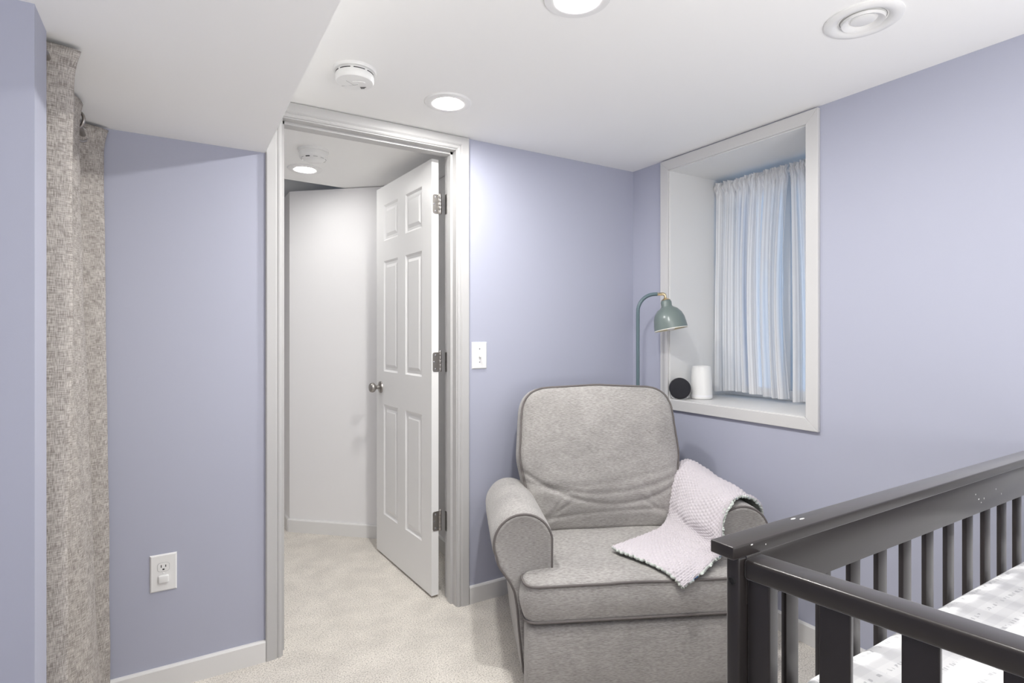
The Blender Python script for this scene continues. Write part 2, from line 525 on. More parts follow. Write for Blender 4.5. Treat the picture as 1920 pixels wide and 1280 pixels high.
# unfinished space over the stair
bm = bmesh.new()
add_box(bm, -.6, 1.4, 3.0, 5.1, 2.62, 2.7)
add_box(bm, 1.4, 1.5, 3.0, 5.1, CEIL + .12, 2.7)
add_box(bm, -.6, 1.5, 3.0, 3.1, CEIL + .12, 2.7)
struct(finish('ceiling_stair', bm, M['hallwhite'], None, 0), 'unfinished upper space above the hallway corner', 'ceiling')

# baseboards
BBH, BBT = 0.078, 0.014
def baseboard(name, p0, p1, label, nrm):
    p0 = Vector(p0); p1 = Vector(p1); n = Vector(nrm).normalized()
    bm = bmesh.new()
    prof = [(0, 0), (BBT, 0), (BBT, BBH - .006), (BBT - .005, BBH), (0, BBH)]
    A = [bm.verts.new((*(p0 + n * a), z)) for a, z in prof]; B = [bm.verts.new((*(p1 + n * a), z)) for a, z in prof]
    bm.faces.new(A); bm.faces.new(B[::-1])
    for i in range(5):
        k = (i + 1) % 5; bm.faces.new((A[i], B[i], B[k], A[k]))
    return struct(finish(name, bm, M['base'], None, 0), label, 'baseboard')
baseboard('baseboard_left', (LW, BW), (SX, BW), 'white baseboard under the outlet', (0, -1))
baseboard('baseboard_back', (DX1 + .062, BW), (RW - BBT, BW), 'white baseboard between door casing and corner', (0, -1))
baseboard('baseboard_right', (RW, BW), (RW, FW), 'white baseboard behind the crib', (-1, 0))
nn = Vector((-.62, -.68))
baseboard('baseboard_hall', (.600, 3.655), (1.28, 3.035), 'white baseboard on the angled hallway wall', nn)
baseboard('baseboard_hall_side', (.600, 3.655), (.600, 5.0), 'white baseboard around the hallway corner', (-1, 0))
baseboard('baseboard_hall_right', (1.28, 3.035), (1.28, BW + BT), 'white baseboard behind the open door', (-1, 0))

# door frame: jambs, stops, moulded casing
bm = bmesh.new()
add_box(bm, DX0 - .018, DX0, BW - .002, BW + BT + .002, 0, DZ + .018)
add_box(bm, DX1, DX1 + .018, BW - .002, BW + BT + .002, 0, DZ + .018)
add_box(bm, DX0, DX1, BW - .002, BW + BT + .002, DZ, DZ + .018)
add_box(bm, DX0, DX0 + .011, BW + .035, BW + .072, 0, DZ)
add_box(bm, DX1 - .011, DX1, BW + .035, BW + .072, 0, DZ)
add_box(bm, DX0, DX1, BW + .035, BW + .072, DZ - .011, DZ)
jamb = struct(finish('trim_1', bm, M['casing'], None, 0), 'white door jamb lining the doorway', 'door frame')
def casing(name, inner, outer_w, plane, mtx, label, closed=False, depth=0.016):
    """moulded casing swept round a rectangle: inner = open polyline of corners (u, v) with outward mitres given"""
    prof = [(0.005, 0), (0.005, .007), (.010, .011), (.016, .011), (.020, .008), (.026, .0135), (outer_w - .004, depth), (outer_w, depth - .004), (outer_w, 0)]
    bm = bmesh.new()
    rows = []
    for (u, v, du, dv) in inner:
        rows.append([bm.verts.new(mtx @ Vector((u + du * a, v + dv * a, b))) for a, b in prof])
    m = len(rows)
    for i in range(m if closed else m - 1):
        A, B = rows[i], rows[(i + 1) % m]
        for k in range(len(prof) - 1):
            bm.faces.new((A[k], A[k + 1], B[k + 1], B[k]))
    if not closed:
        bm.faces.new(rows[0]); bm.faces.new(rows[-1][::-1])
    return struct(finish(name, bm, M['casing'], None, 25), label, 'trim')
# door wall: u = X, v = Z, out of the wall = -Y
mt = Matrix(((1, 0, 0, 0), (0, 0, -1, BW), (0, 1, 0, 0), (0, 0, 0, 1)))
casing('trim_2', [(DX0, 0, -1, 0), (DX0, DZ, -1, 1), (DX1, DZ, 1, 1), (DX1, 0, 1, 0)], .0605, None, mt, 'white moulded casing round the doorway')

# window recess lining, casing, sill
bm = bmesh.new()
add_box(bm, RW - .003, RW + WD + .16, WY0 - .018, WY0, WZ0 - .02, WZ1 + .018)
add_box(bm, RW - .003, RW + WD + .16, WY1, WY1 + .018, WZ0 - .02, WZ1 + .018)
add_box(bm, RW - .003, RW + WD + .16, WY0, WY1, WZ1, WZ1 + .018)
struct(finish('trim_3', bm, M['lining'], None, 0), 'white boards lining the window recess', 'trim')
struct(box('trim_4', RW - .012, RW + WD + .16, WY0, WY1, WZ0 - .02, WZ0, M['white'], None, .003), 'white window sill shelf under the sheer curtain', 'sill')
bm = bmesh.new()
cw = 0.062
cd = 0.016
def frame_boards(bm, y0, y1, z0, z1, cw, x0, x1):
    # mitred flat boards
    for (a, b, c, d) in (((y0, z0), (y1, z0), (y1 + cw, z0 - cw), (y0 - cw, z0 - cw)), ((y1, z0), (y1, z1), (y1 + cw, z1 + cw), (y1 + cw, z0 - cw)),
                         ((y1, z1), (y0, z1), (y0 - cw, z1 + cw), (y1 + cw, z1 + cw)), ((y0, z1), (y0, z0), (y0 - cw, z0 - cw), (y0 - cw, z1 + cw))):
        q = [a, b, c, d]
        F = [bm.verts.new((x0, *p)) for p in q]; G = [bm.verts.new((x1, *p)) for p in q]
        bm.faces.new(F); bm.faces.new(G[::-1])
        for i in range(4):
            k = (i + 1) % 4; bm.faces.new((F[i], G[i], G[k], F[k]))
frame_boards(bm, WY0 - .004, WY1 + .004, WZ0 - .004, WZ1 + .004, .050, RW - cd, RW)
o = finish('trim_5', bm, M['white'], None, 0)
md = o.modifiers.new('edge', 'BEVEL'); md.width = .002; md.segments = 2
struct(o, 'white flat casing framing the window recess', 'trim')

# window: vinyl frame and pane at the outer end of the recess
wx = RW + WD + .06
bm = bmesh.new()
for (y0, y1, z0, z1) in ((WY0, WY1, WZ0, WZ0 + .05), (WY0, WY1, WZ1 - .05, WZ1), (WY0, WY0 + .045, WZ0 + .05, WZ1 - .05), (WY1 - .045, WY1, WZ0 + .05, WZ1 - .05),
                         ((WY0 + WY1) / 2 - .02, (WY0 + WY1) / 2 + .02, WZ0 + .05, WZ1 - .05)):
    add_box(bm, wx, wx + .05, y0, y1, z0, z1, .003)
win = struct(finish('window_1', bm, M['vinyl']), 'white framed basement window behind the sheer curtain', 'window')
box('pane', wx + .022, wx + .028, WY0 + .045, WY1 - .045, WZ0 + .05, WZ1 - .05, M['glass'], win)

# ------------------------------------------------------------------ door leaf (hinged at the right jamb, swung into the hall)
DW, DH, DT = 0.690, 2.012, 0.035
def door_leaf():
    root = bpy.data.objects.new('door_1', None); COL.objects.link(root)
    root.location = (1.024, 2.385, 0.012); root.rotation_euler = (0, 0, math.radians(90 + 3.4))
    tag(root, 'open white six panel door with a nickel knob', 'door', None, 'structure')
    # local: x from the hinge edge along the leaf, z up, visible face at y = +DT/2... the photo sees +y
    bm = bmesh.new()
    st, mu_ = .105, .095
    pw = (DW - 2 * st - mu_) / 2
    xs = [0, st, st + pw, st + pw + mu_, DW - st, DW]
    zs = [0, DH - 1.79, DH - 1.19, DH - 1.01, DH - .41, DH - .30, DH - .105, DH]
    for side in (1, -1):
        y = side * DT / 2
        def quad(a, b, c, d):
            f = [bm.verts.new(p) for p in (a, b, c, d)]
            bm.faces.new(f if side > 0 else f[::-1])
        for i in range(5):
            for j in range(7):
                x0, x1, z0, z1 = xs[i], xs[i + 1], zs[j], zs[j + 1]
                if i in (1, 3) and j in (1, 3, 5):
                    loops = []
                    for ins, dep in ((0, 0), (.010, .008), (.022, .008), (.038, .002)):
                        loops.append([(x0 + ins, y - side * dep, z0 + ins), (x1 - ins, y - side * dep, z0 + ins), (x1 - ins, y - side * dep, z1 - ins), (x0 + ins, y - side * dep, z1 - ins)])
                    for A, B in zip(loops[:-1], loops[1:]):
                        for k in range(4):
                            k2 = (k + 1) % 4; quad(A[k], A[k2], B[k2], B[k])
                    quad(*loops[-1])
                else:
                    quad((x0, y, z0), (x1, y, z0), (x1, y, z1), (x0, y, z1))
    h = DT / 2
    for q in (((0, -h, 0), (0, h, 0), (0, h, DH), (0, -h, DH)), ((DW, -h, 0), (DW, h, 0), (DW, h, DH), (DW, -h, DH)), ((0, -h, 0), (DW, -h, 0), (DW, h, 0), (0, h, 0)), ((0, -h, DH), (DW, -h, DH), (DW, h, DH), (0, h, DH))):
        bm.faces.new([bm.verts.new(p) for p in q])
    bmesh.ops.remove_doubles(bm, verts=bm.verts, dist=1e-5)
    finish('door_panel', bm, M['doorwhite'], root, 20)
    # knob on the visible face
    kz = .912
    ry = Matrix.Translation((DW - .062, DT / 2, kz)) @ Matrix.Rotation(-PI / 2, 4, 'X')
    kn = lathe('door_knob', [(0, .066), (.014, .0655), (.022, .062), (.0265, .055), (.0275, .047), (.024, .038), (.014, .031), (.0105, .027), (.0105, .008)], M['nickel'], root, 32, ry)
    lathe('rosette', [(.0105, .012), (.024, .010), (.032, .006), (.033, 0), (0, 0)], M['nickel'], kn, 32, ry)
    ry2 = Matrix.Translation((DW - .062, -DT / 2, kz)) @ Matrix.Rotation(PI / 2, 4, 'X')
    kn = lathe('door_knob', [(0, .066), (.014, .0655), (.022, .062), (.0265, .055), (.0275, .047), (.024, .038), (.014, .031), (.0105, .027), (.0105, .008)], M['nickel'], root, 32, ry2)
    lathe('rosette', [(.0105, .012), (.024, .010), (.032, .006), (.033, 0), (0, 0)], M['nickel'], kn, 32, ry2)
    for hz in (1.806, 1.076, .341):
        bm = bmesh.new()
        # leaf on the hinge edge (x = 0 face), rounded corners
        out = round_poly([(-.0175, -.045, .0), (.013, -.045, .012), (.013, .045, .012), (-.0175, .045, .0)], 6)
        A = [bm.verts.new((-.0022, p.x, hz + p.y)) for p in out]; B = [bm.verts.new((0.0005, p.x, hz + p.y)) for p in out]
        bm.faces.new(A); bm.faces.new(B[::-1])
        for i in range(len(out)):
            k = (i + 1) % len(out); bm.faces.new((A[i], B[i], B[k], A[k]))
        hg = finish('hinge', bm, M['nickel'], root, 30)
        # knuckle beyond the far face, pins
        bm = bmesh.new()
        for k in range(5):
            z0 = hz - .045 + k * .018
            add_lathe(bm, [(0, z0 + .0006), (.006, z0 + .0006), (.0066, z0 + .002), (.0066, z0 + .016), (.006, z0 + .0174), (0, z0 + .0174)], 16, Matrix.Translation((-.004, -.0235, 0)))
        add_lathe(bm, [(0, hz + .045), (.0045, hz + .045), (.0055, hz + .049), (.003, hz + .053), (0, hz + .0535)], 16, Matrix.Translation((-.004, -.0235, 0)))
        finish('knuckle', bm, M['nickel'], hg, 40)
        for sz, sy in ((.032, -.002), (0, .006), (-.032, -.002)):
            lathe('screw', [(0, .0014), (.003, .001), (.0042, 0)], M['boltsteel'], hg, 12, Matrix.Translation((-.0022, sy, hz + sz)) @ Matrix.Rotation(-PI / 2, 4, 'Y'))
door_leaf()
# hinge leaves screwed to the jamb belong to the jamb
for hz in (1.818, 1.088, .353):
    box('hinge_plate', DX1 - .002, DX1 + .0005, BW + .080, BW + BT, hz - .045, hz + .045, M['nickel'], jamb)

# ------------------------------------------------------------------ ceiling fittings
def downlight(x, y, label, m):
    t = thing('recessed_light', (x, y, CEIL), 0, label, 'ceiling light', 'recessed ceiling lights')
    lathe('trim_ring', [(.0478, -.0020), (.053, -.0060), (.062, -.0080), (.086, -.006), (.090, -.001), (.090, 0.0), (.046, 0.0)], M['plastic'], t, 64)
    lathe('diffuser', [(0, -.0100), (.018, -.0097), (.032, -.0086), (.042, -.0060), (.0475, -.0025), (.0475, -.0005), (0, -.0005)], m, t, 48)
    return t
downlight(.886, 1.940, 'lit recessed ceiling light just outside the doorway', M['lit_door'])
downlight(.900, 1.160, 'lit recessed ceiling light cut by the top edge of the photo', M['lit'])
downlight(.905, 0.380, 'lit recessed ceiling light above the crib end', M['lit_end'])
downlight(.590, 3.120, 'lit recessed light on the hallway ceiling beyond the door', M['lit_hall'])
downlight(-.08, 3.000, 'added unseen recessed light further along the hallway ceiling', M['lit_hall'])  # added out of view to spread light through the hall

def smoke_alarm(x, y, rz, label, big):
    t = thing('smoke_alarm', (x, y, CEIL), rz, label, 'smoke alarm')
    if big:
        lathe('base_plate', [(.0, 0), (.070, 0), (.0705, -.006), (.068, -.010), (.060, -.011), (0, -.011)], M['plastic'], t, 64)
        body = lathe('body', [(.058, -.010), (.060, -.016), (.0595, -.018), (.0615, -.019), (.0625, -.024), (.0625, -.038), (.059, -.043), (.040, -.0455), (.030, -.046), (0, -.0462)], M['plastic'], t, 64)
        for k in range(8):
            a0 = 2 * PI * k / 8
            pts = [(.0605 * math.cos(a0 + .62 * i / 8), .0605 * math.sin(a0 + .62 * i / 8), -.0165) for i in range(9)]
            tube('vent_slot', pts, .0014, M['dark'], body, 6)
        # test button, sounder grille, moulded lines on the face
        bm = bmesh.new()
        out = round_poly([(-.020, -.010, .009), (.020, -.010, .009), (.020, .010, .009), (-.020, .010, .009)])
        A = [bm.verts.new((p.x + .014, p.y - .012, -.0478)) for p in out]; B = [bm.verts.new((p.x + .014, p.y - .012, -.045)) for p in out]
        bm.faces.new(A)
        for i in range(len(out)):
            k = (i + 1) % len(out); bm.faces.new((A[i], B[i], B[k], A[k]))
        finish('test_button', bm, M['plastic'], body)
        for q in range(3):
            tube('grille_slot', [(.016 + q * .001, .022 + q * .006, -.0462), (.036 - q * .003, .020 + q * .006, -.0455)], .0011, M['dark'], body, 6)
        tube('seam', [(-.044, .030, -.0447), (-.004, .012, -.0462), (.010, .004, -.0462)], .0006, M['seam'], body, 6)
        tube('seam', [(-.004, .012, -.0462), (-.026, -.018, -.0462)], .0006, M['seam'], body, 6)
    else:
        lathe('base_plate', [(0, 0), (.070, 0), (.070, -.012), (.066, -.014), (0, -.014)], M['plastic'], t, 64)
        body = lathe('body', [(.064, -.013), (.066, -.030), (.063, -.040), (.045, -.052), (.040, -.054), (0, -.055)], M['plastic'], t, 64)
        for k in range(10):
            a0 = 2 * PI * k / 10
            pts = [(.0565 * math.cos(a0 + .34 * i / 5), .0565 * math.sin(a0 + .34 * i / 5), -.0450) for i in range(6)]
            tube('vent_slot', pts, .0026 if k == 7 else .0012, M['dark'] if k == 7 else M['seam'], body, 6)
    return t
smoke_alarm(.511, 1.864, math.radians(-31 + 12), 'white smoke alarm on the bedroom ceiling near the soffit', True)
smoke_alarm(.565, 2.78, math.radians(-31), 'white smoke alarm on the hallway ceiling beyond the door', False)

t = thing('ceiling_vent', (1.648, .828, CEIL), 0, 'round white air vent in the ceiling above the crib', 'vent')
lathe('flange', [(.116, 0), (.116, -.004), (.110, -.008), (.095, -.010), (.078, -.006), (.070, .004), (.068, .010)], M['plastic'], t, 72)
lathe('throat', [(.0685, .009), (.0685, -.0), (.067, .0), (.067, .010), (0, .0105)], M['dark'], t, 48)
t.scale = (.84, .84, 1)
lathe('cone_ring', [(.0655, -.004), (.062, -.011), (.050, -.008), (.043, .000), (.0, .001), (0, .004), (.06, .004)], M['plastic'], t, 64)
lathe('centre_disc', [(0, -.006), (.030, -.007), (.036, -.0045), (.037, 0.0), (.020, .002)], M['plastic'], t, 64)

# ------------------------------------------------------------------ outlet and switch on the door wall
def plate(bm, wv, hv, d=.006):
    # bevelled cover plate facing -Y, centred on the origin
    L_ = [(wv / 2, hv / 2, 0), (wv / 2, hv / 2, .0025), (wv / 2 - .004, hv / 2 - .004, d)]
    R = [[bm.verts.new((sx_ * a, -dd, sz_ * b)) for sx_, sz_ in ((-1, -1), (1, -1), (1, 1), (-1, 1))] for a, b, dd in L_]
    for A, B in zip(R[:-1], R[1:]):
        for k in range(4):
            k2 = (k + 1) % 4; bm.faces.new((A[k], A[k2], B[k2], B[k]))
    bm.faces.new(R[-1])
t = thing('power_outlet', (-.037, BW, .400), 0, 'white wall outlet with a plug cover in its lower socket', 'outlet')
bm = bmesh.new(); plate(bm, .079, .126); finish('cover_plate', bm, M['plastic'], t, 20)
bm = bmesh.new()
out = round_poly([(-.017, -.0145, .010), (.017, -.0145, .010), (.017, .0145, .010), (-.017, .0145, .010)])
A = [bm.verts.new((p.x, -.0072, p.y + .020)) for p in out]; B = [bm.verts.new((p.x, -.004, p.y + .020)) for p in out]
bm.faces.new(A)
for i in range(len(out)):
    k = (i + 1) % len(out); bm.faces.new((A[i], B[i], B[k], A[k]))
sk = finish('socket', bm, M['plastic'], t, 30)
tube('seam', [(p.x * 1.02, -.0062, p.y * 1.02 + .020) for p in out], .0006, M['seam'], sk, 6, True)
for bx, bz, hw, hh in ((-.0065, .0235, .0013, .0046), (.0065, .0235, .0013, .0038)):
    box('slot', bx - hw, bx + hw, -.0076, -.0068, bz - hh, bz + hh, M['dark'], sk)
box('slot', -.0030, .0030, -.0076, -.0068, .0098, .0148, M['dark'], sk, .0003)
box('plug_cover', -.0155, .0155, -.0135, -.0055, -.034, -.007, M['plastic'], t, .004, 3)
lathe('screw', [(0, .0008), (.002, .0006), (.003, 0)], M['plastic'], t, 12, Matrix.Translation((0, -.006, -.001)) @ Matrix.Rotation(PI / 2, 4, 'X'))

t = thing('light_switch', (1.186, BW, 1.120), 0, 'white wall switch plate right of the door casing', 'light switch')
bm = bmesh.new(); plate(bm, .076, .122); finish('cover_plate', bm, M['plastic'], t, 20)
box('toggle_surround', -.0065, .0065, -.0068, -.005, -.014, .014, M['plastic'], t, .0006)
bm = bmesh.new(); add_box(bm, -.004, .004, -.020, -.005, -.005, .006, .0015)
for v in bm.verts: v.co.z += (-v.co.y - .005) * -.35
finish('toggle', bm, M['plastic'], t)
for z in (.030, -.030):
    lathe('screw', [(0, .001), (.0025, .0008), (.0035, 0)], M['boltsteel'], t, 12, Matrix.Translation((0, -.006, z)) @ Matrix.Rotation(PI / 2, 4, 'X'))

# ------------------------------------------------------------------ closet curtain on its rod
RX = -.252
rod = tube('curtain_rod', [(RX, 1.603, 1.848), (RX, BW - .001, 1.848)], .008, M['nickel'], None, 12)
tag(rod, 'metal rod holding the linen closet curtain under the soffit', 'curtain rod')
def cur_x(Y, z):
    k = 1 - z / 1.882
    if Y < 1.650: ph = -PI * (1.650 - Y) / .044
    elif Y < 1.945: ph = 2 * PI * (Y - 1.650) / .295
    else: ph = 2 * PI + 2 * PI * min(1, (Y - 1.945) / .300) ** 1.7
    amp = .050 + .016 * k + .006 * math.sin(Y * 9 + 2 * k)
    x = RX - .008 + amp * math.cos(ph + .25 * k * math.sin(5 * Y)) + .012 * k + (-.040 + .040 * max(0, k) ** 2.6) * math.exp(-((Y - 1.945) / .09) ** 2) - .030 * k * math.exp(-((Y - 1.65) / .10) ** 2)
    x += .004 * noise.noise(Vector((Y * 9, z * 2.2, 3.1))) + .0025 * noise.noise(Vector((Y * 30, z * 5, 1)))
    # turned-out heading at the very top
    if z > 1.80: x += .012 * ((z - 1.80) / .08) ** 2 * max(0, math.cos(ph))
    # pulled crease low on the middle fold
    return x
Y0c, Y1c = 1.607, 2.248
# arc length for UV
NU = 260
_len = [0]
for i in range(NU):
    a = Y0c + (Y1c - Y0c) * i / NU; b = Y0c + (Y1c - Y0c) * (i + 1) / NU
    _len.append(_len[-1] + math.hypot(b - a, cur_x(b, 1.0) - cur_x(a, 1.0)))
def cur_f(u, v):
    Y = Y0c + (Y1c - Y0c) * u
    z = .012 + (1.884 - .012) * v
    return Vector((cur_x(Y, z), Y, z))
ct = thing('closet_curtain', (0, 0, 0), 0, 'oatmeal linen grommet curtain hanging over the closet opening', 'curtain')
grid('panel', cur_f, NU, 120, M['linen'], ct, lambda u, v: (_len[round(u * NU)], 1.88 * v), .0022)
for k in range(4):
    Yg = (1.724, 1.871, 2.060, 2.200)[k]
    s = -1 if k % 2 == 0 else 1
    x = cur_x(Yg, 1.848)
    mt = Matrix.Translation((x - .001, Yg, 1.848)) @ Matrix.Rotation(math.radians(s * 38 + 90), 4, 'Z') @ Matrix.Rotation(PI / 2, 4, 'Y')
    bm = bmesh.new()
    pts = [mt @ Vector((.023 * math.cos(2 * PI * i / 32), .023 * math.sin(2 * PI * i / 32), 0)) for i in range(32)]
    add_tube(bm, pts, .0045, 8, True)
    finish('grommet', bm, M['nickel'], ct, 60)

# ------------------------------------------------------------------ sheer curtains in the window recess
XC = RW + .335
rod = tube('curtain_rod', [(XC, WY0 + .001, 1.985), (XC, WY1 - .001, 1.985)], .007, M['plastic'], None, 12)
tag(rod, 'slim white rod carrying the striped sheer curtains', 'curtain rod')
def sheer(name, ya, yb, bot_a, bot_b, zb, nfold, seed, label, bow_a=0, bow_b=0):
    """ya (left in view) > yb; cloth gathered on the rod, loose at the hem"""
    full = 1.9
    def f(u, v):
        z = zb(u) + (2.012 - zb(u)) * v
        top = max(0, (v - .90) / .10)
        low = 1 - v
        yt = ya + (yb - ya) * u; yl = bot_a + (bot_b - bot_a) * u
        y = yt * v + yl * low + (bow_a * (1 - u) + bow_b * u) * math.sin(PI * v)
        ph = 2 * PI * nfold * u + seed
        a = .010 + .014 * low
        x = a * math.sin(ph + 1.2 * math.sin(2.3 * ph / nfold)) + .010 * noise.noise(Vector((u * 7, v * 1.2, seed)))
        x += (.0035 + .004 * top) * math.sin(ph * 3.1 + 2 * noise.noise(Vector((u * 9, v * 3, seed + 4)))) * (0.35 + top)
        y += .004 * math.sin(ph * 2.0 + 1.0)
        # pocket around the rod and ruffle above it
        d = (z - 1.985)
        pocket = .010 * math.exp(-(d / .012) ** 2)
        hold = math.exp(-(d / .02) ** 2)
        ruff = top * (.010 * math.sin(ph * 5.3 + 9 * noise.noise(Vector((u * 25, v * 14, seed)))) + .008 * noise.noise(Vector((u * 60, v * 25, seed))))
        zz = z + top * .005 * noise.noise(Vector((u * 45, 3, seed)))
        xx = XC - .012 - pocket + x * (1 - .85 * hold) + ruff
        return Vector((min(xx, XC + .03), max(WY0 + .004, min(WY1 - .006, y)), zz))
    o = grid(name, f, 260, 90, M['sheer'], None, lambda u, v: (u * full * abs(ya - yb), v))
    return tag(o, label, 'curtain', 'sheer window curtains')
sheer('sheer_curtain', WY1 - .006, 1.562, 1.985, 1.568, lambda u: .912 + .010 * math.sin(5 * u) + .01 * u, 8, .4, 'wide striped sheer curtain reaching to the sill beside the lamp', 0, .034)
sheer('sheer_curtain', 1.553, WY0 + .004, 1.532, WY0 + .004, lambda u: .902 + .006 * math.sin(6 * u), 6, 2.2, 'narrow striped sheer curtain against the right edge of the window', -.006, 0)

# ------------------------------------------------------------------ things on the sill
t = thing('round_speaker', (2.151, 1.945, WZ0), math.radians(-43), 'small dark round speaker standing at the end of the window sill', 'speaker')
# a short drum facing the room on a clear cradle; local -Y is its face
mt = Matrix.Translation((0, 0, .054)) @ Matrix.Rotation(PI / 2, 4, 'X')
lathe('grille', [(0, .0215), (.040, .0212), (.0485, .019), (.0515, .014), (.0515, -.014), (.047, -.020), (0, -.021)], M['speaker'], t, 56, mt)
tube('cradle', [(-.042, 0, .018), (-.036, 0, .008), (-.024, 0, .0032), (.024, 0, .0032), (.036, 0, .008), (.042, 0, .018)], .003, M['clear'], t, 8)

t = thing('sound_machine', (RW + .128, 1.905, WZ0), math.radians(-31), 'white tapered cone shaped device beside the round speaker', 'sound machine')
body = lathe('body', [(0, 0), (.046, 0), (.052, .003), (.0535, .010), (.0525, .03), (.0475, .120), (.0450, .158), (.043, .163), (.039, .1645), (.037, .160), (0, .158)], M['plastic'], t, 56)
lathe('base_ring', [(.0527, .012), (.0537, .0125), (.0532, .022), (.0520, .0225)], M['bulb'], t, 56)

# ------------------------------------------------------------------ floor lamp in the corner
LX, LY = 1.930, 2.010
t = thing('floor_lamp', (LX, LY, 0), math.radians(-31.1), 'grey green arched floor lamp with a bell shade in the corner', 'floor lamp')
lathe('base', [(0, 0), (.118, 0), (.12, .004), (.12, .016), (.112, .022), (.02, .026), (0, .026)], M['lamparm'], t, 56)
PT = 1.412
pts = [(0, 0, .024), (0, 0, .5), (0, 0, 1.0), (0, 0, PT - .105)]
R_ = .085
for i in range(1, 13):
    a = PI / 2 * i / 12
    pts.append((R_ - R_ * math.cos(a), 0, PT - .085 + R_ * math.sin(a)))
pts.append((.095, 0, PT))
tube('pole', pts, .0088, M['lamparm'], t, 16)
tube('brass_joint', [(.094, 0, PT), (.096, 0, PT), (.124, 0, PT + .001), (.131, 0, PT - .003), (.134, 0, PT - .010), (.134, 0, PT - .026)], [.0098, .0075, .0075, .0075, .0068, .006], M['brass'], t, 14)
# shade tilted so its mouth turns a little to the right and towards the room
tilt = Matrix.Translation((.134, 0, PT - .022)) @ Matrix.Rotation(math.radians(-9), 4, 'Y') @ Matrix.Rotation(math.radians(-6), 4, 'X')
sh = lathe('shade', [(.011, 0), (.022, -.009), (.026, -.018), (.0255, -.038), (.030, -.044), (.048, -.055), (.064, -.075), (.073, -.098), (.077, -.125), (.0795, -.152)], M['lampgreen'], t, 64, tilt)
lathe('shade_lining', [(.0778, -.1515), (.0755, -.125), (.0715, -.098), (.062, -.076), (.046, -.057), (.028, -.047), (0, -.046)], M['lampin'], sh, 64, tilt)
lathe('shade_rim', [(.0775, -.1505), (.0775, -.1535), (.0800, -.1535), (.0800, -.1505)], M['rim'], sh, 64, tilt)
lathe('brass_cap', [(0, .004), (.008, .003), (.013, -.001), (.0225, -.0082), (.0215, -.0068), (.011, .001)], M['brass'], sh, 40, tilt)
lathe('bulb', [(.013, -.060), (.016, -.085), (.026, -.108), (.0295, -.125), (.027, -.141), (.017, -.152), (0, -.156)], M['bulb'], sh, 40, tilt)

# ------------------------------------------------------------------ armchair
CH = thing('glider_armchair', (1.403, 1.474, 0), math.radians(-24.9), 'taupe upholstered glider armchair with rolled arms in the corner', 'armchair')
def pillow(name, outline, half_e, crown_t, crown_b, xf, m, parent, dispf=None, rings=36, nseg=220, er=.018):
    """stuffed cushion: closed 2-D outline, edge half thickness, crowned faces; xf maps (a, b, n) to chair space; returns object and the two piping loops"""
    pts = resample([(p[0], p[1], 0) for p in outline], nseg)
    c = Vector((0, 0, 0))
    for p in pts: c += p
    c /= len(pts)
    bm = bmesh.new()
    def surf(side):
        rows = []
        for r in range(rings + 1):
            s = r / rings
            s2 = 1 - (1 - s) ** 1.5
            row = []
            for p in pts:
                q = c.lerp(p, s2)
                d = 1 - s2
                dist = (p - q).length
                cr = (crown_t if side > 0 else crown_b) * (1 - (s2 ** 3.0))
                edge = er * (1 - math.sqrt(max(0, 1 - (1 - min(1, dist / er)) ** 2))) if dist < er else 0
                n = side * (half_e + cr - edge)
                if dispf and side > 0: n += dispf(q.x, q.y, s2)
                row.append((q.x, q.y, n))
            rows.append(row)
        return rows
    loops = []
    ringsv = {}
    for side in (1, -1):
        rows = surf(side)
        vr = []
        for r, row in enumerate(rows):
            if r == 0:
                vr.append([bm.verts.new(xf(*row[0]))])
            else:
                vr.append([bm.verts.new(xf(*p)) for p in row])
        for A, B in zip(vr[:-1], vr[1:]):
            for k in range(nseg):
                k2 = (k + 1) % nseg
                if len(A) == 1: bm.faces.new((A[0], B[k], B[k2]))
                else: bm.faces.new((A[k], A[k2], B[k2], B[k]))
        ringsv[side] = vr[-1]
        loops.append([xf(*(p.x, p.y, side * (half_e - er * .35) + (dispf(p.x, p.y, 1.0) if dispf and side > 0 else 0))) for p in pts])
    # gusset between the faces, bulging a little
    cn = []
    prev = ringsv[1]
    for g in range(1, 6):
        tt = g / 6
        row = []
        for k, p in enumerate(pts):
            dirn = (p - c).normalized()
            q = p + dirn * .010 * math.sin(PI * tt)
            n1 = half_e - er; n = n1 * (1 - 2 * tt)
            if dispf: n += dispf(p.x, p.y, 1.0) * (1 - tt)
            row.append(bm.verts.new(xf(q.x, q.y, n)))
        for k in range(nseg):
            k2 = (k + 1) % nseg; bm.faces.new((prev[k], prev[k2], row[k2], row[k]))
        prev = row
    B = ringsv[-1]
    for k in range(nseg):
        k2 = (k + 1) % nseg; bm.faces.new((prev[k], prev[k2], B[k2], B[k]))
    o = finish(name, bm, m, parent, 70)
    return o, loops

# seat cushion, T shaped: a = x, b = y, n up
seat_out = round_poly([(-.408, -.105, .05), (.408, -.105, .05), (.414, -.012, .02), (.305, .012, .012), (.300, .50, .04), (-.300, .50, .04), (-.305, .012, .012), (-.414, -.012, .02)], 8)
def seat_xf(a, b, n):
    return Vector((a, b, .321 + n + .012 * (b + .1) / .6))
def seat_d(a, b, s):
    return -.010 * math.exp(-((a + .02) / .16) ** 2 - ((b - .16) / .14) ** 2) + .004 * noise.noise(Vector((a * 6, b * 6, 2)))
seat, lp = pillow('seat_cushion', seat_out, .066, .016, .0, seat_xf, M['chair'], CH, seat_d)
for L_ in lp: tube('piping', L_, .0042, M['piping'], seat, 8, True)

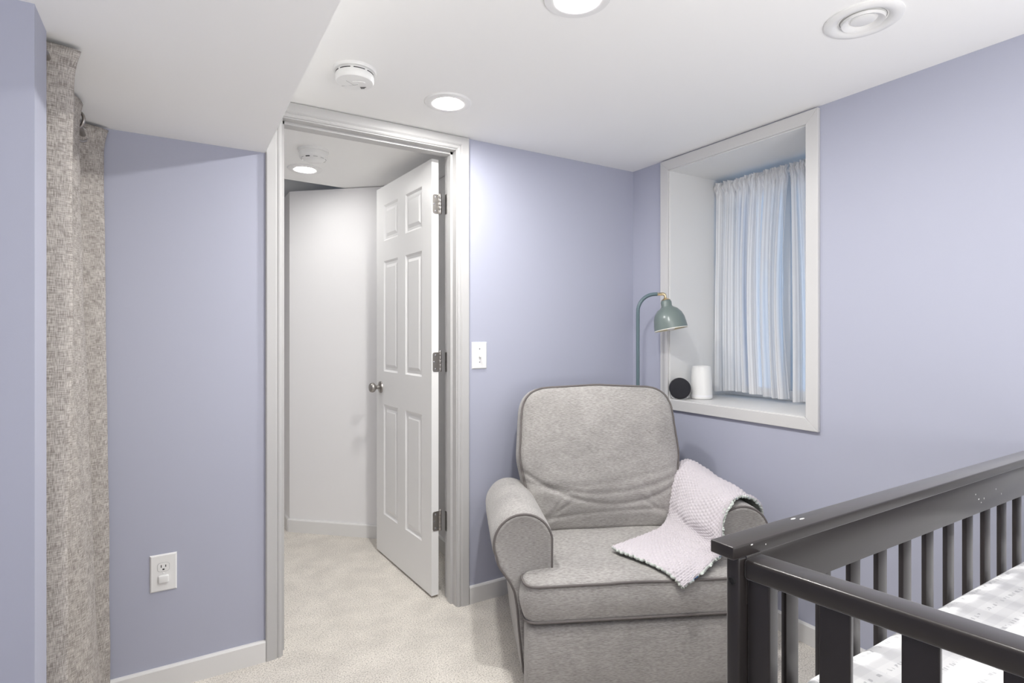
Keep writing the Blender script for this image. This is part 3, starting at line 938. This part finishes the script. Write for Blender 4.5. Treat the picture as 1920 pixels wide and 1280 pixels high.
# back cushion: a across, b up the slope, n towards the sitter
rec = math.radians(13.5)
back_out = round_poly([(-.306, 0, .05), (.284, 0, .05), (.341, .30, .25), (.318, .596, .125), (-.01, .612, .6), (-.342, .596, .125), (-.365, .30, .25)], 10)
BY, BZ = .405, .385
def back_xf(a, b, n):
    y = BY + b * math.sin(rec) - n * math.cos(rec)
    z = BZ + b * math.cos(rec) + n * math.sin(rec)
    return Vector((a, y, z))
CREASES = [(.150, .03, .55, .0065, .010), (.105, -.06, .95, .0090, .009), (.075, .05, -.15, .0050, .008), (.190, .12, .25, .0035, .014)]
def back_d(a, b, s):
    n = 0
    for b0, sl, cv, amp, sg in CREASES:
        bb = b0 + sl * a + cv * a * a
        w_ = math.exp(-((b - bb) / sg) ** 2) * (0.45 + .55 * min(1, abs(a) / .2))
        n -= amp * w_
    # fanning pulls at the lower corners
    for sx_ in (-1, 1):
        for k in range(3):
            dx = sx_ * a - .26 + .05 * k; th = .9 - .22 * k
            d = (b - .05 - .03 * k) * math.cos(th) + dx * math.sin(th)
            n -= .004 * math.exp(-(d / .007) ** 2) * math.exp(-((sx_ * a - .22) / .08) ** 2 - ((b - .10) / .09) ** 2)
    n += .006 * noise.noise(Vector((a * 5, b * 5, 7))) + .0022 * noise.noise(Vector((a * 16, b * 22, 1)))
    n += .012 * math.exp(-((b - .20) / .10) ** 2) * (1 - s ** 4)
    if s > .9: n += .003 * noise.noise(Vector((a * 40, b * 40, 3))) * (s - .9) * 10
    return n
back, lp = pillow('back_cushion', back_out, .062, .045, .010, back_xf, M['chair'], CH, back_d, rings=70, nseg=260, er=.022)
for L_ in lp: tube('piping', L_, .0042, M['piping'], back, 8, True)

# rolled arms
def arm_section(sx_):
    cx, cz, r = .4025, .486, .104
    pts = [(.300, .030)] + [(.300, .30)] + [(.3005, .42)]
    pts += arc(cx, cz, r, 172, -25, 26)
    pts += [(.490, .412), (.470, .382), (.448, .350), (.434, .318), (.426, .27), (.420, .20), (.412, .12), (.402, .030)]
    return [(sx_ * x, z) for x, z in resample2(pts, 110)]
def resample2(pts, n):
    return [(p.x, p.y) for p in resample([(x, z, 0) for x, z in pts], n)]
def offset2(pts, d):
    n = len(pts); out = []
    cxm = sum(p[0] for p in pts) / n; czm = sum(p[1] for p in pts) / n
    area = sum(pts[i][0] * pts[(i + 1) % n][1] - pts[(i + 1) % n][0] * pts[i][1] for i in range(n))
    sg = 1 if area > 0 else -1
    for i in range(n):
        a = Vector(pts[i - 2]); b = Vector(pts[(i + 2) % n])
        t_ = (b - a).normalized()
        out.append((pts[i][0] + sg * t_.y * d, pts[i][1] - sg * t_.x * d))
    return out
for sx_ in (-1, 1):
    sec = arm_section(sx_)
    bm = bmesh.new()
    rings_ = []
    for y, d in ((0.0, -.016), (-.003, -.010), (0.0, -.003), (.004, .000), (.012, .003), (.030, .005), (.08, .005), (.2, .004), (.4, .002), (.50, -.002), (.545, -.012), (.56, -.03)):
        rings_.append([bm.verts.new((x, y, max(.012, z) + (.004 if y > .1 else 0) * 0)) for x, z in offset2(sec, d)])
    for A, B in zip(rings_[:-1], rings_[1:]):
        for k in range(len(A)):
            k2 = (k + 1) % len(A); bm.faces.new((A[k], A[k2], B[k2], B[k]))
    bm.faces.new(rings_[0]); bm.faces.new(rings_[-1][::-1])
    ar = finish('armrest', bm, M['chair'], CH, 50)
    pip = [(x, .001, z) for x, z in offset2(sec, -.001)][2:-2]
    tube('piping', pip, .0042, M['piping'], ar, 8)

bm = bmesh.new(); add_box(bm, -.405, .405, -.098, -.012, .004, .246, .022, 4)
for v in bm.verts: v.co.y -= .008 * math.sin(PI * min(1, max(0, (v.co.z - .03) / .21)))
finish('front_panel', bm, M['chair'], CH, 50)
box('base', -.298, .298, .02, .54, .045, .255, M['chair'], CH, .01)
bm = bmesh.new(); add_box(bm, -.298, .298, .535, .585, .045, .78, .02, 3)
for v in bm.verts: v.co.y += max(0, v.co.z - .40) * .20
finish('back_frame', bm, M['chair'], CH, 50)
bm = bmesh.new(); add_lathe(bm, [(0, 0), (.24, 0), (.25, .006), (.25, .03), (.23, .045), (0, .045)], 48, Matrix.Translation((0, .27, 0)))
finish('swivel_base', bm, M['dark'], CH)

# ------------------------------------------------------------------ blanket over the right arm and the seat (chair coordinates)
def catmull(P, t):
    n = len(P) - 1
    x = min(max(t, 0), .99999) * n; i = int(x); f = x - i
    p0, p1, p2, p3 = P[max(0, i - 1)], P[i], P[i + 1], P[min(n, i + 2)]
    return .5 * ((2 * p1) + (p2 - p0) * f + (2 * p0 - 5 * p1 + 4 * p2 - p3) * f * f + (3 * p1 - p0 - 3 * p2 + p3) * f ** 3)
V = Vector
ROWS = [  # from the back edge to the front edge of the cloth; each from outside the arm to the hem on the seat
    [V((.530, .47, 0.470)), V((.486, .478, .590)), V((.392, .462, .655)), V((.312, .436, .612)), V((.285, .400, 0.520)), V((.262, .345, 0.448)), V((.185, .265, 0.422)), V((.07, .185, 0.420)), V((-.055, .110, 0.418))],
    [V((.535, .36, 0.470)), V((.502, .365, .580)), V((.405, .350, .628)), V((.330, .330, 0.592)), V((.282, .290, 0.520)), V((.258, .235, 0.452)), V((.190, .175, 0.424)), V((.09, .11, 0.420)), V((-.020, .045, 0.417))],
    [V((.535, .23, 0.470)), V((.510, .225, 0.575)), V((.420, .22, 0.610)), V((.335, .20, 0.580)), V((.280, .17, 0.515)), V((.262, .12, 0.458)), V((.205, .075, 0.426)), V((.125, .030, 0.420)), V((.035, -.030, 0.415))],
    [V((.535, .13, 0.470)), V((.512, .12, 0.570)), V((.425, .105, 0.607)), V((.340, .035, .598)), V((.292, .012, .522)), V((.284, -.006, .458)), V((.235, -.010, 0.424)), V((.170, -.055, 0.416)), V((.085, -.102, 0.402))],
    [V((.535, .09, 0.480)), V((.515, .075, 0.565)), V((.440, .045, .610)), V((.372, .004, .610)), V((.318, -.024, .545)), V((.305, -.045, .445)), V((.262, -.060, 0.420)), V((.205, -.105, 0.408)), V((.118, -.140, 0.370))],
]
def blanket_f(u, v):
    cols = [catmull(R, u) for R in ROWS]
    return catmull(cols, v)
NBU, NBV = 230, 190
P = [[blanket_f(i / NBU, j / NBV) for i in range(NBU + 1)] for j in range(NBV + 1)]
def blanket_final(u, v):
    i, j = round(u * NBU), round(v * NBV)
    du = P[j][min(NBU, i + 1)] - P[j][max(0, i - 1)]
    dv = P[min(NBV, j + 1)][i] - P[max(0, j - 1)][i]
    n = du.cross(dv).normalized()
    if n.z < 0 and u > .5: n = -n
    # hexagonal raised dots over a cloth of .80 x .46 m
    a, b = u * .82, v * .47
    s = .0165
    row = round(b / (s * .866)); off = (row % 2) * s / 2
    cxx = round((a - off) / s) * s + off; cyy = row * s * .866
    d = math.hypot(a - cxx, b - cyy)
    h = .0042 * max(0, 1 - (d / (s * .46)) ** 2)
    wr = .006 * noise.noise(Vector((u * 7, v * 5, 2))) + .004 * noise.noise(Vector((u * 15, v * 13, 5)))
    fold = -.006 * math.exp(-(((u - .60) - .12 * (v - .5)) / .03) ** 2) * math.exp(-((v - .45) / .3) ** 2)
    edge = min(u, 1 - u, v, 1 - v)
    curl = .004 * max(0, 1 - edge / .04)
    return P[j][i] + n * (h + wr * min(1, .3 + edge * 8) + fold + .006 + (.005 * noise.noise(Vector((u * 30, v * 30, 9))) if edge < .03 else 0) - curl)
bo = grid('baby_blanket', blanket_final, NBU, NBV, [M['minky'], M['backing']])
bo.data.transform(Matrix.Translation((1.403, 1.474, 0)) @ Matrix.Rotation(math.radians(-24.9), 4, 'Z'))
tag(bo, 'pale pink dotted minky blanket draped over chair arm and seat', 'blanket')
md = bo.modifiers.new('thick', 'SOLIDIFY'); md.thickness = .009; md.offset = -1; md.material_offset = 1; md.material_offset_rim = 1

# ------------------------------------------------------------------ crib
CR = thing('crib', (0, 0, 0), 0, 'charcoal slatted baby crib standing beside the window wall', 'crib')
cz_top = .900
W_ = M['cribwood']
box('top_cap', .712, 2.085, .541, .583, cz_top - .0195, cz_top, W_, CR, .0022, 3)
box('apron', .746, 2.06, .5428, .566, .806, cz_top - .0195, W_, CR, .0015)
lg = box('corner_post', .7285, .826, .544, .567, 0.0, cz_top - .0195, W_, CR, .004, 3)
# bolt heads on the post: one on its outer edge, one on its inner face
lathe('bolt', [(0, .0006), (.0042, .0008), (.0050, .0020), (.0062, .0012), (.0066, 0)], M['bolt'], lg, 24, Matrix.Translation((.7285, .556, .842)) @ Matrix.Rotation(-PI / 2, 4, 'Y'))
lathe('bolt', [(0, .001), (.0018, .001), (.0018, .0026), (.0055, .0030), (.0080, .0018), (.0086, 0)], M['bolt'], lg, 24, Matrix.Translation((.800, .544, .742)) @ Matrix.Rotation(PI / 2, 4, 'X'))
box('corner_post', 2.00, 2.085, .544, .567, 0.0, cz_top - .0195, W_, CR, .004, 3)
for k in range(12):
    x = .8525 + .0968 * k
    box('slat', x, x + .0345, .5465, .5565, .30, .808, W_, CR, .0025, 2)
box('lower_rail', .826, 2.03, .5435, .566, .24, .305, W_, CR, .002)
# scuffs where the paint has chipped to the white primer
M['chip'] = mat('white_primer', (0.75, 0.74, 0.72), 0.7)
for px_, pz_, sw, sh_ in ((.7555, .8965, .003, .0012), (.790, .8905, .0013, .0013), (1.583, .8105 + .028, .003, .0022), (1.566, .852, .0022, .0018), (1.612, .836, .0018, .0026), (1.596, .829, .002, .0016), (1.680, .848, .0022, .002), (1.712, .832, .002, .0024)):
    yf = .5408 if pz_ > .88 else .5426
    lathe('paint_chip', [(0, .0003), (.6, .0003), (1, 0)], M['chip'], CR, 7, Matrix.Translation((px_, yf, pz_)) @ Matrix.Diagonal((sw, 1, sh_, 1)) @ Matrix.Rotation(PI / 2, 4, 'X'))
for px_, py_ in ((.913, .573), (.926, .565)):
    lathe('paint_chip', [(0, .0003), (.6, .0003), (1, 0)], M['chip'], CR, 7, Matrix.Translation((px_, py_, cz_top + .0001)) @ Matrix.Diagonal((.007, .0022, 1, 1)))
# end panel that comes towards the camera, turned a few degrees
ang = math.atan2(.045, .315)
ex, ey = .7395, .5435
def E_(name, x0, x1, s0, s1, z0, z1, bev=.002, parent=CR, m=W_):
    """box in the end panel's own frame: x across (0 = outside face), s along it towards the camera"""
    bm = bmesh.new(); add_box(bm, x0, x1, -s1, -s0, z0, z1, bev, 3)
    bm.transform(Matrix.Translation((ex, ey, 0)) @ Matrix.Rotation(ang, 4, 'Z'))
    return finish(name, bm, m, parent)
E_('end_rail', 0.0, .046, .0, .715, .846, .876, .005)
E_('corner_post', .008, .036, .002, .036, .0, .850, .003)
E_('corner_post', .008, .036, .68, .715, .0, .850, .003)
for k in range(6):
    s = .103 + .0975 * k
    E_('slat', .012, .024, s, s + .040, .30, .850, .0025)
E_('lower_rail', .008, .030, .036, .68, .24, .305)
# the long side next to the camera and the end by the wall
fy = ey - .715 * math.cos(ang)
fx = ex + .715 * math.sin(ang)
box('side_rail', fx + .04, 2.05, fy - .012, fy + .024, .846, .876, W_, CR, .005, 3)
box('lower_rail', fx + .04, 2.05, fy, fy + .022, .24, .305, W_, CR, .002)
for k in range(11):
    x = fx + .10 + .0968 * k
    box('slat', x, x + .0345, fy + .006, fy + .016, .30, .848, W_, CR, .0025)
box('end_rail', 2.045, 2.085, fy - .012, .541, .846, .876, W_, CR, .005, 3)
box('corner_post', 2.05, 2.085, fy - .012, fy + .024, 0, .846, W_, CR, .003)
for k in range(6):
    box('slat', 2.058, 2.070, fy + .08 + .0975 * k, fy + .12 + .0975 * k, .24, .848, W_, CR, .0025)

# mattress in a printed sheet
bm = bmesh.new(); add_box(bm, .865, 2.035, fy + .04, .537, .535, .660, .028, 4)
bmesh.ops.subdivide_edges(bm, edges=[e for e in bm.edges if e.calc_length() > .25], cuts=24, use_grid_fill=True)
for v in bm.verts:
    if v.co.z > .6:
        v.co.z += .005 * noise.noise(Vector((v.co.x * 5, v.co.y * 6, 0)))
mt_ = finish('crib_mattress', bm, M['sheet'], None, 50)
tag(mt_, 'white crib mattress in a sheet with faint grey print', 'mattress')
box('mattress_support', .80, 2.045, fy + .03, .542, .515, .533, W_, CR)

# ------------------------------------------------------------------ pale panel and joist glimpsed over the hallway corner
bm = bmesh.new()
add_box(bm, .25, 1.35, 3.95, 4.25, 2.12, 2.36, .004)  # pale panel put in to lighten the gap over the corner
for x in (.45, .75, 1.05):
    add_box(bm, x - .008, x + .008, 3.945, 4.255, 2.115, 2.365)
tag(finish('stair_bulkhead', bm, M['bulkhead']), 'pale drywall panel added above the hallway corner', 'bulkhead')
tag(box('ceiling_joist', .02, .28, 3.60, 5.0, 2.14, 2.42, M['joist']), 'dark timber joist end above the hallway corner', 'joist')

# ------------------------------------------------------------------ origins at each thing's base
def rebase(root, loc):
    loc = Vector(loc)
    root.location = loc
    for c in root.children: c.location = c.location - loc
rebase(CR, (1.40, .19, 0))
rebase(ct, (-.245, 1.92, .012))
for o in list(COL.objects):
    if o.type == 'MESH' and o.parent is None and o.get('kind') != 'structure' and tuple(o.location) == (0, 0, 0):
        vs = [v.co for v in o.data.vertices]
        c = Vector([(min(v[k] for v in vs) + max(v[k] for v in vs)) / 2 for k in (0, 1)] + [min(v[2] for v in vs)])
        o.data.transform(Matrix.Translation(-c)); o.location = c
